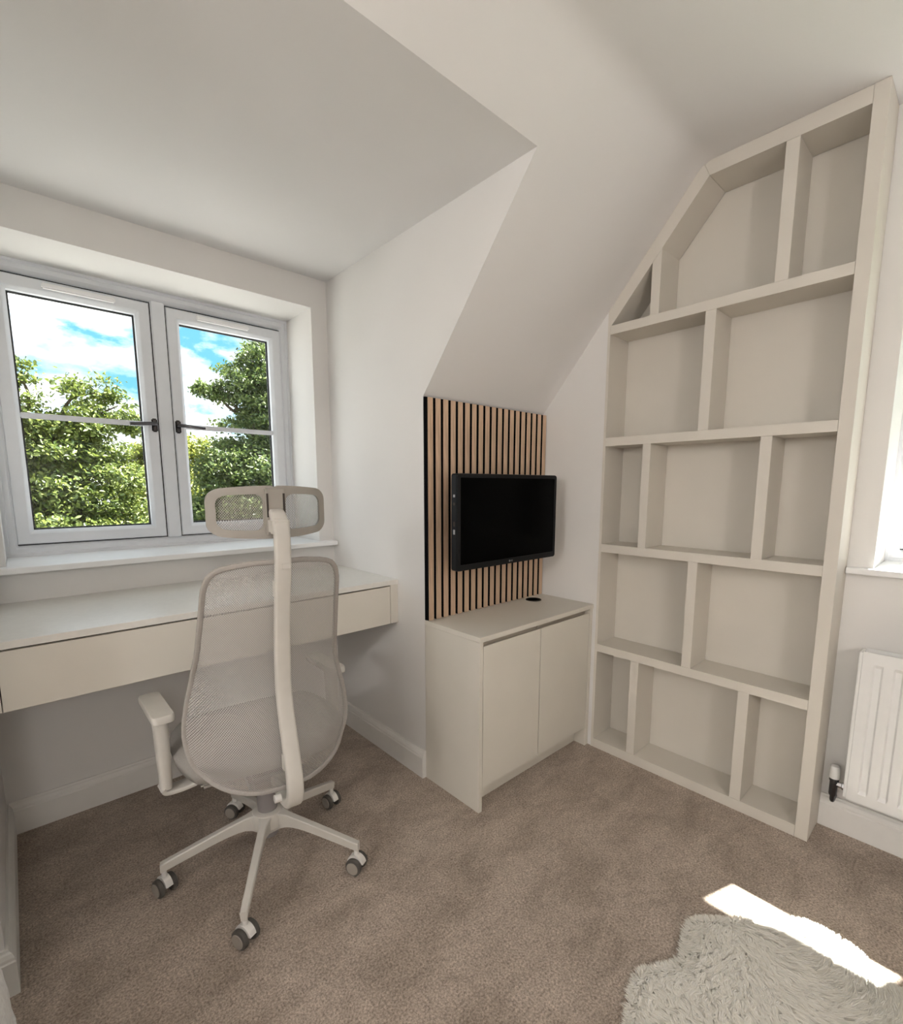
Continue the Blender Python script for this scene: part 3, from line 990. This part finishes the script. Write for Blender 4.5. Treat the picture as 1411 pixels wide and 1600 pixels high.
lbox_c('seat_pan', (0, .05, .398), (.40, .33, .020), 'plastic_dk', st, bevel=.008)
mech = lbox_c('tilt_mechanism', (0, -.03, .370), (.16, .26, .045), 'gas', chair, bevel=.012)
tube('tilt_lever', rot_pts([(.06, .02, .365), (.20, .03, .362), (.25, .03, .355)], CT), .006, 'gas', mech, upv=Vector((0, 0, 1)))
# arms
for s in (-1, 1):
    ay0, ay1 = -.012, .205
    ax = s*.274
    pts = rrect(.058, ay1-ay0, .016, 5)
    def pad(z, k): return [(ax+a*k, (ay0+ay1)/2+b*k, z) for a, b in pts]
    n = len(pts)
    layers = [pad(.578, .93), pad(.582, 1.0), pad(.596, 1.0), pad(.602, .95)]
    verts = [p for l in layers for p in l]
    faces = [(q*n+i, q*n+(i+1) % n, (q+1)*n+(i+1) % n, (q+1)*n+i) for q in range(3) for i in range(n)]+[tuple(range(n))[::-1], tuple(3*n+i for i in range(n))]
    me = bpy.data.meshes.new('armrest'); me.from_pydata([tuple(v) for v in verts], [], faces)
    ar = link('armrest', me, 'plastic', chair, True)
    me.set_sharp_from_angle(angle=math.radians(45))
    po = sweep('arm_post', [(ax, .055, .580), (ax, .052, .50), (ax, .048, .42), (ax, .046, .362)], rrect(.040, .052, .016, 4), 'plastic', ar, upv=Vector((1, 0, 0)), scale=lambda t: (1.0-.22*t, 1.05-.2*t))
    sweep('arm_bracket', smooth_path([(ax+s*.012, .046, .366), (ax, .046, .352), (ax-s*.05, .04, .352), (ax-s*.12, .02, .372), (ax-s*.18, .01, .378)], 5), rrect(.05, .014, .005, 3), 'plastic', ar, upv=Vector((0, 1, 0)))
# gas lift
gl = lathe('gas_lift', [(0, .10), (.031, .10), (.031, .262), (.028, .264), (.028, .285), (.016, .287), (.016, .352), (0, .352)], 'gas', chair)
# five-star base
hub = lathe('base_hub', [(0, .128), (.036, .128), (.048, .136), (.052, .170), (.047, .186), (.034, .190), (.0315, .190), (0, .189)], 'plastic', chair)
LEG_ANG = [-123.6+72*k for k in range(5)]
CAST_YAW = [112, 118, 100, 124, 106]
def leg_mesh():
    """tapered arm, deep web near the hub, thin at the tip"""
    R0, R1 = .030, .313
    st_ = []
    N_ = 14
    for i in range(N_+1):
        t = i/N_
        r = R0+(R1-R0)*t
        ztop = .187-.085*t**1.08
        dep = .034*(1-t)**7+.033-.005*t
        half = .0105+.016*max(0, 1-t*6)**2+.002*(1-t)
        st_.append((r, ztop, dep, half))
    verts, faces = [], []
    for r, zt, dp, hf in st_:
        for y, z in ((-hf, zt-.003), (-hf+.003, zt), (hf-.003, zt), (hf, zt-.003), (hf*.75, zt-dp), (-hf*.75, zt-dp)):
            verts.append((r, y, z))
    k = 6
    for i in range(N_):
        for q in range(k):
            faces.append((i*k+q, i*k+(q+1) % k, (i+1)*k+(q+1) % k, (i+1)*k+q))
    faces.append(tuple(range(k))[::-1]); faces.append(tuple(N_*k+q for q in range(k)))
    me = bpy.data.meshes.new('leg'); me.from_pydata(verts, [], faces)
    bm = bmesh.new(); bm.from_mesh(me); bmesh.ops.recalc_face_normals(bm, faces=bm.faces); bm.to_mesh(me); bm.free()
    me.materials.append(M['plastic'])
    me.polygons.foreach_set('use_smooth', [True]*len(me.polygons)); me.set_sharp_from_angle(angle=math.radians(35))
    return me
lm = leg_mesh()
tmp = []
def castor_proto():
    hood_v = []
    # hood: arc over the wheels
    pts = [(.0295*math.cos(a), .030+.0295*math.sin(a)) for a in np.linspace(math.radians(-5), math.radians(170), 14)]
    pts = pts+[(.020*math.cos(a), .030+.020*math.sin(a)) for a in np.linspace(math.radians(170), math.radians(-5), 14)]
    bm = bmesh.new()
    A = [bm.verts.new((x, -.0105, z)) for x, z in pts]; B = [bm.verts.new((x, .0105, z)) for x, z in pts]
    n = len(pts)
    for i in range(n-1):
        if i == 13: continue
    for i in range(13):
        j = n-1-i
        bm.faces.new((A[i], A[i+1], A[j-1], A[j])); bm.faces.new((B[i], B[j], B[j-1], B[i+1]))
    for i in range(n):
        bm.faces.new((A[i], B[i], B[(i+1) % n], A[(i+1) % n]))
    bmesh.ops.recalc_face_normals(bm, faces=bm.faces)
    hood = bpy.data.meshes.new('castor_hood'); bm.to_mesh(hood); bm.free(); hood.materials.append(M['castor'])
    w = lathe('castor_wheel', [(0, -.008), (.022, -.008), (.0265, -.006), (.0275, 0), (.0265, .006), (.022, .008), (0, .008)], 'wheel', None, axis='y', n=24)
    cap = lathe('hub_cap', [(0, -.0015), (.0195, -.0015), (.0205, .0), (.0195, .0015), (0, .0025)], 'hubcap', None, axis='y', n=24)
    stem = lathe('castor_stem', [(0, .052), (.0075, .052), (.0075, .082), (0, .082)], 'castor', None, n=12)
    ms = (hood, w.data, cap.data, stem.data)
    for o in (w, cap, stem): bpy.data.objects.remove(o)
    return ms
hood_m, wheel_m, cap_m, stem_m = castor_proto()
for k, a in enumerate(LEG_ANG):
    lg = link('leg', lm, None, hub)
    lg.rotation_euler = (0, 0, math.radians(a))
    ca = link('castor_hood', hood_m, None, chair)
    r_ = .3045
    ca.location = (r_*math.cos(math.radians(a)), r_*math.sin(math.radians(a)), 0)
    ca.rotation_euler = (0, 0, math.radians(CAST_YAW[k]))
    s_ = link('castor_stem', stem_m, None, ca)
    for s in (-1, 1):
        w_ = link('castor_wheel', wheel_m, None, ca); w_.location = (0, s*.0192, .0277)
        c_ = link('hub_cap', cap_m, None, ca); c_.location = (0, s*.0285, .0277)
        if s < 0: c_.rotation_euler = (0, 0, math.pi)
chair.location = (.536, 1.497, 0)

# ------------------------------------------------------------------ sheepskin rug
RUG = [(.60, .56), (.74, .50), (.86, .43), (.927, .431), (.982, .453), (1.045, .472), (1.085, .472), (1.165, .425), (1.207, .419), (1.267, .438), (1.318, .446), (1.357, .430), (1.402, .385), (1.475, .315),
       (1.545, .245), (1.565, .209), (1.562, .171), (1.558, .112), (1.518, .061), (1.506, .017), (1.50, -.05), (1.43, -.16), (1.36, -.30), (1.28, -.36), (1.18, -.33), (1.05, -.36), (.93, -.30), (.82, -.20), (.66, -.16), (.56, -.05), (.55, .12), (.52, .25), (.55, .42)]
rug = thing('sheepskin_rug', (1.05, .05, 0), 'ivory fluffy sheepskin rug lying on the carpet at lower right', 'rug')
def make_rug():
    poly_ = smooth_path([(x, y, 0) for x, y in RUG+[RUG[0]]], 6)[:-1]
    cx_, cy_ = 1.05, .05
    ring = [(p.x, p.y) for p in poly_]
    n = len(ring)
    LAY = [(.001, .985), (.009, .98), (.015, .955), (.019, .92), (.022, .87), (.0235, .75), (.024, .5), (.024, .25)]
    verts, faces = [], []
    for z, k in LAY:
        for q, (x, y) in enumerate(ring):
            px, py = cx_+(x-cx_)*k, cy_+(y-cy_)*k
            verts.append((px, py, z+(.002*math.sin(px*41)*math.cos(py*37) if z > .02 else 0)))
    faces = [(q*n+i, q*n+(i+1) % n, (q+1)*n+(i+1) % n, (q+1)*n+i) for q in range(len(LAY)-1) for i in range(n)]
    faces += [tuple(range(n))[::-1], tuple((len(LAY)-1)*n+i for i in range(n))]
    poly('hide', verts, faces, 'hide', rug, True)
    # wool locks
    P = np.array(ring)
    lo, hi = P.min(0), P.max(0)
    NS = 230000
    pts = lo+(hi-lo)*RNG.random((NS, 2))
    inside = np.zeros(NS, bool)
    for i in range(n):
        a, b = P[i], P[(i+1) % n]
        cond = (a[1] > pts[:, 1]) != (b[1] > pts[:, 1])
        xint = (b[0]-a[0])*(pts[:, 1]-a[1])/(b[1]-a[1]+1e-12)+a[0]
        inside ^= cond & (pts[:, 0] < xint)
    pts = pts[inside]
    # keep the wool dense only where the room is seen; thinner behind the frame
    keep = (pts[:, 0]-pts[:, 1]*0 > .80) | (RNG.random(len(pts)) < .45)
    pts = pts[keep]
    m = len(pts)
    # distance to edge -> outward lean
    seg_a, seg_b = P, np.roll(P, -1, 0)
    dmin = np.full(m, 9.); nrm = np.zeros((m, 2))
    for a, b in zip(seg_a, seg_b):
        ab = b-a; t = np.clip(((pts-a)@ab)/(ab@ab+1e-12), 0, 1)
        dv = pts-(a+t[:, None]*ab); dd = np.hypot(dv[:, 0], dv[:, 1])
        upd = dd < dmin
        dmin[upd] = dd[upd]; nrm[upd] = -dv[upd]/(dd[upd, None]+1e-6)
    # clumps: every strand leans towards its lock centre
    cl = 0.011
    cell = np.floor(pts/cl)
    h = np.sin(cell[:, 0]*127.1+cell[:, 1]*311.7)*43758.5453; h1 = h-np.floor(h)
    h = np.sin(cell[:, 0]*269.5+cell[:, 1]*183.3)*43758.5453; h2 = h-np.floor(h)
    lock = (cell+np.stack([h1, h2], 1))*cl
    ang = 6.283*(h1*.16+h2*.12)+np.sin(pts[:, 0]*9)*1.0+np.cos(pts[:, 1]*8)*1.1-2.2
    lean = np.stack([np.cos(ang), np.sin(ang)], 1)
    edge = np.clip(1-dmin/.028, 0, 1)[:, None]
    tip_xy = pts*.55+lock*.45+lean*.026*(1-edge)*(.7+.6*h2[:, None])+nrm*edge*.016+RNG.normal(0, .0025, (m, 2))
    hgt = (.007+.004*h1+RNG.random(m)*.005)*(1-.2*edge[:, 0])
    dxy = tip_xy-pts
    ln = np.hypot(dxy[:, 0], dxy[:, 1])[:, None]+1e-6
    tip_xy = pts+dxy*np.maximum(1, .015/ln)
    mid_xy = pts*.62+tip_xy*.38+RNG.normal(0, .0015, (m, 2))
    wd = .0011+RNG.random(m)*.0006
    dxy = tip_xy-pts
    th_ = np.arctan2(dxy[:, 1], dxy[:, 0])-1.5708+np.clip(RNG.normal(0, .4, m), -1.2, 1.2)
    sx = np.stack([np.cos(th_), np.sin(th_)], 1)*wd[:, None]
    V = np.empty((m, 5, 3))
    V[:, 0, :2] = pts-sx; V[:, 1, :2] = pts+sx
    V[:, 2, :2] = mid_xy+sx*.9; V[:, 3, :2] = mid_xy-sx*.9
    V[:, 4, :2] = tip_xy
    zb_ = .020*np.clip(dmin/.05, 0, 1)**.5+.002
    V[:, 0, 2] = V[:, 1, 2] = zb_
    V[:, 2, 2] = V[:, 3, 2] = zb_+hgt*.62
    V[:, 4, 2] = zb_+hgt
    V -= np.array([1.05, .05, 0])
    idx = (np.arange(m)*5)[:, None]
    q = (idx+np.array([0, 1, 2, 3])); t = (idx+np.array([3, 2, 4]))
    me = bpy.data.meshes.new('wool')
    me.vertices.add(m*5); me.vertices.foreach_set('co', V.reshape(-1).astype(np.float32))
    loops = np.concatenate([q, t], 1).reshape(-1)
    me.loops.add(len(loops)); me.loops.foreach_set('vertex_index', loops.astype(np.int32))
    starts = (np.arange(m)[:, None]*7+np.array([0, 4])).reshape(-1)
    me.polygons.add(m*2); me.polygons.foreach_set('loop_start', starts.astype(np.int32))
    me.update(calc_edges=True); me.validate()
    w = link('wool', me, 'wool', rug, True)
    nv = np.zeros((m, 5, 3)); nv[:, :, 2] = 1.0
    nv[:, :, :2] += (lean*.35+RNG.normal(0, .22, (m, 2)))[:, None, :]
    nv /= np.linalg.norm(nv, axis=2)[:, :, None]
    if len(me.vertices) == m*5: me.normals_split_custom_set_from_vertices(nv.reshape(-1, 3).tolist())
    tag(w, kind='stuff')
make_rug()

# ------------------------------------------------------------------ white boucle pouffe at the left edge
pf = thing('pouffe', (-.380, 1.13, 0), 'white bouclé seat just showing in the bottom left corner', 'pouffe')
def pouffe():
    prof = []
    R, H = .292, .43
    for i in range(24):
        t = i/23
        a = math.pi*t-math.pi/2
        ca, sa = math.cos(a), math.sin(a)
        e = .30
        prof.append((R*abs(ca)**e, H/2+H/2*math.copysign(abs(sa)**.55, sa)))
    o = lathe('cushion', prof, 'boucle', pf, center=(-.380, 1.13, 0), n=64)
    md = o.modifiers.new('d', 'SUBSURF'); md.levels = 1; md.render_levels = 2
    tx = bpy.data.textures.new('loops', 'CLOUDS'); tx.noise_scale = .012
    dm = o.modifiers.new('loops', 'DISPLACE'); dm.texture = tx; dm.strength = .008; dm.mid_level = .5
    tube('seam_piping', [(-.380+.293*math.cos(a), 1.13+.293*math.sin(a), .215) for a in np.linspace(0, 2*math.pi, 49)[:-1]], .004, 'boucle', o, closed=True, upv=Vector((0, 0, 1)))
pouffe()

# ------------------------------------------------------------------ invented fill lamps, out of view, added to brighten the room
opal = bpy.data.materials.new('fill_lamp_glow'); opal.use_nodes = True
_b = opal.node_tree.nodes['Principled BSDF']
_b.inputs['Base Color'].default_value = (.9, .88, .84, 1)
_b.inputs['Emission Color'].default_value = (1.0, .975, .945, 1)
_b.inputs['Emission Strength'].default_value = FILL_POWER
def globe(name, x, y, z, R, parent):
    return lathe(name, [(R*math.sin(math.pi*i/16), z-R*math.cos(math.pi*i/16)) for i in range(17)], opal, parent, center=(x, y, 0), n=32)
def fill_lamp(x, y, h, label, R=.19):
    p = thing('fill_lamp', (x, y, 0), label, 'lamp')
    lathe('base', [(0, 0), (.14, 0), (.14, .012), (.02, .022), (0, .022)], 'shade', p, center=(x, y, 0))
    lathe('pole', [(0, .02), (.010, .02), (.010, h-R), (.05, h-R+.005), (.055, h-R+.02), (0, h-R+.02)], 'shade', p, center=(x, y, 0), n=16)
    globe('globe', x, y, h, R, p)
fill_lamp(-2.3, .20, 1.78, 'added opal globe fill lamp, unseen, far left of the viewer', .185)
fill_lamp(-.42, -1.55, 1.80, 'small added opal globe fill lamp, unseen, by the eaves wall behind the viewer', .160)

# ------------------------------------------------------------------ outside: sunlight-bouncing ground, lawn and trees
struct(poly('ground', [(-60, 3, -5.2), (70, 3, -5.2), (70, 90, -5.2), (-60, 90, -5.2)], [(0, 1, 2, 3)], 'lawn'), 'unseen pale ground, made up to bounce sunlight up through the dormer window')
M['grass'] = mat('lawn_grass', (0.09, 0.12, 0.045), 0.95, 0.1, var=0.3, vscale=1.5)
struct(poly('ground_side', [(2.8, -90, -5.2), (150, -90, -5.2), (150, 3, -5.2), (2.8, 3, -5.2)], [(0, 1, 2, 3)], 'grass'), 'lawn below the gable window')
def leaves(name, blobs, per, size, m, parent, seed):
    r = np.random.default_rng(seed)
    pos, out = [], []
    for (x, y, z, R) in blobs:
        # each blob is a cluster of smaller leafy sprays
        ns = max(8, int(30*(R/.5)**1.7))
        d = r.normal(size=(ns, 3)); d /= np.linalg.norm(d, axis=1)[:, None]
        rad = R*(.35+.65*r.random(ns)**.5)
        cs = np.array([x, y, z])+d*rad[:, None]*np.array([1, 1.25, .92])
        for c_ in cs:
            k = int(per*(.6+.8*r.random()))
            dd = r.normal(size=(k, 3))*np.array([.11, .11, .055])*(.55+.45*R/.5)
            pos.append(c_+dd); out.append(np.repeat((c_-np.array([x, y, z]))[None], k, 0))
    pos = np.concatenate(pos); out = np.concatenate(out)
    n = len(pos)
    nr = r.normal(size=(n, 3))*.75+np.array([.25, -.15, .7])+out/(np.linalg.norm(out, axis=1)[:, None]+1e-6)*.45
    nr /= np.linalg.norm(nr, axis=1)[:, None]
    t = np.cross(nr, r.normal(size=(n, 3))); t /= np.linalg.norm(t, axis=1)[:, None]
    b = np.cross(nr, t)
    s = size*(.6+.8*r.random(n))[:, None]
    V = np.empty((n, 6, 3))
    V[:, 0] = pos-t*s
    V[:, 1] = pos-t*s*.25+b*s*.42+nr*s*.10
    V[:, 2] = pos+t*s*.45+b*s*.40+nr*s*.06
    V[:, 3] = pos+t*s-nr*s*.18
    V[:, 4] = pos+t*s*.45-b*s*.40+nr*s*.06
    V[:, 5] = pos-t*s*.25-b*s*.42+nr*s*.10
    V -= np.array(off(parent))
    idx = (np.arange(n)*6)[:, None]
    loops = np.concatenate([idx+np.array([0, 1, 2, 3]), idx+np.array([0, 3, 4, 5])], 1).reshape(-1)
    me = bpy.data.meshes.new(name)
    me.vertices.add(n*6); me.vertices.foreach_set('co', V.reshape(-1).astype(np.float32))
    me.loops.add(len(loops)); me.loops.foreach_set('vertex_index', loops.astype(np.int32))
    me.polygons.add(n*2); me.polygons.foreach_set('loop_start', (np.arange(n*2)*4).astype(np.int32))
    me.update(calc_edges=True); me.validate()
    o = link(name, me, m, parent)
    return tag(o, kind='stuff')
def tree(name, base, blobs, per, size, m, label, seed, trunk_r=.16):
    x, y, top = base
    t = thing(name, (x, y, -5.2), label, 'tree', 'trees outside the dormer window')
    r = random.Random(seed)
    path = [(x, y, -5.2), (x+.1, y+.1, -3), (x-.05, y+.15, -1), (x+.08, y+.1, top*.4), (x, y, top)]
    tr = sweep('trunk', smooth_path(path, 5), circ(trunk_r, 9), 'bark', t, scale=lambda s: (1-.75*s, 1-.75*s))
    for (bx, by, bz, R) in blobs:
        z0 = min(bz-.5*R-.3*abs(bx-x), top-.2)
        z0 = max(z0, -3.5)
        p0 = Vector((x, y+.1, z0)); p3 = Vector((bx, by, bz+.35*R))
        p1 = p0.lerp(p3, .35)+Vector((r.uniform(-.1, .1), r.uniform(-.1, .1), r.uniform(-.15, .05)))
        p2 = p0.lerp(p3, .7)+Vector((r.uniform(-.1, .1), r.uniform(-.1, .1), r.uniform(-.05, .15)))
        sweep('branch', smooth_path([p0, p1, p2, p3], 4), circ(trunk_r*.28, 6), 'bark', t, scale=lambda s: (1-.8*s, 1-.8*s), upv=Vector((0, 1, .1)))
    leaves('foliage', blobs, per, size, m, t, seed)
LT = [[0.26, 9.0, 2.19, 0.37], [0.18, 9.0, 2.73, 0.22], [1.07, 9.0, 2.45, 0.40], [1.34, 9.0, 2.34, 0.28], [0.81, 9.0, 2.11, 0.35], [1.49, 9.0, 2.16, 0.16], [0.34, 9.0, 1.59, 0.45], [0.76, 9.0, 1.42, 0.52], [1.22, 9.0, 1.37, 0.40], [0.28, 9.0, 0.87, 0.54], [0.77, 9.0, 0.71, 0.57], [1.29, 9.0, 0.69, 0.4], [-0.29, 9.0, 1.73, 0.59], [-0.37, 9.0, 0.9, 0.68], [-0.33, 9.0, 2.53, 0.49], [0.5, 9.0, 0.11, 0.66], [-0.19, 9.0, 0.19, 0.7], [1.11, 9.0, 0.05, 0.6],
      [0.1, 8.9, -.9, .9], [1.0, 9.1, -1.0, .8], [-1.1, 9.2, 1.3, .9], [-1.2, 9.1, .1, .9], [-1.0, 9.3, 2.4, .7], [.5, 9.9, 1.3, .7], [.5, 9.9, .3, .8], [1.0, 9.8, 1.9, .5], [-.4, 10., 1.2, .8]]
RT = [[4.24, 11.0, 4.05, 0.42], [3.91, 11.0, 3.4, 0.50], [4.41, 11.0, 3.19, 0.60], [3.47, 11.0, 3.18, 0.22], [3.13, 11.0, 3.17, 0.12], [4.16, 11.0, 2.55, 0.45], [3.37, 11.0, 1.63, 0.58], [4.11, 11.0, 1.57, 0.70], [4.86, 11.0, 3.53, 0.75], [5.1, 11.0, 2.11, 0.9], [3.39, 11.0, 0.81, 0.69], [4.13, 11.0, 0.65, 0.72], [2.99, 11.0, 0.56, 0.47], [5.2, 11.0, 0.76, 0.92], [4.0, 11.0, -0.36, 0.87],
      [4.4, 11.9, 2.3, .8], [5.3, 11.9, 3.0, .9], [4.2, 11.9, 1.0, .9], [5.8, 11.2, 1.6, 1.0], [3.2, 11.6, -.4, .8], [5.2, 11.2, -.6, 1.0]]
BT = [[4.38, 17.0, 2.31, 0.52], [4.03, 17.0, 1.21, 0.8], [3.01, 17.0, 2.06, 0.42], [3.33, 17.0, 2.36, 0.48], [3.62, 17.0, 1.6, 0.79], [2.6, 17.0, 1.22, 0.75], [4.21, 17.0, -0.21, 1.02], [2.98, 17.0, -0.13, 0.97], [3.5, 17.8, .7, 1.1], [5.0, 17.3, 1.5, .9], [5.2, 17.2, .2, 1.0]]
BT2 = [[.90, 14.0, 2.0, 0.6], [0.40, 14.0, 1.9, 0.6], [.7, 14., 1.2, .8], [-.1, 14., 1.1, .8], [.6, 14., .1, .9], [-.6, 14.2, 1.4, .8]]
tree('oak_tree', (.45, 9.3, 2.0), LT, 95, .034, 'leaf_oak', 'spreading oak tree filling the left window pane', 11)
tree('tall_tree', (4.3, 11.3, 3.6), RT, 85, .040, 'leaf_dark', 'tall leafy tree in the right half of the right window pane', 12)
tree('pale_tree', (3.7, 17.3, 1.8), BT, 60, .055, 'leaf_far', 'sunny yellow-green tree farther off beside the window mullion', 13)
tree('far_tree', (.3, 14.3, 1.7), BT2, 60, .055, 'leaf_dark', 'distant tree glimpsed behind the spreading oak', 14)
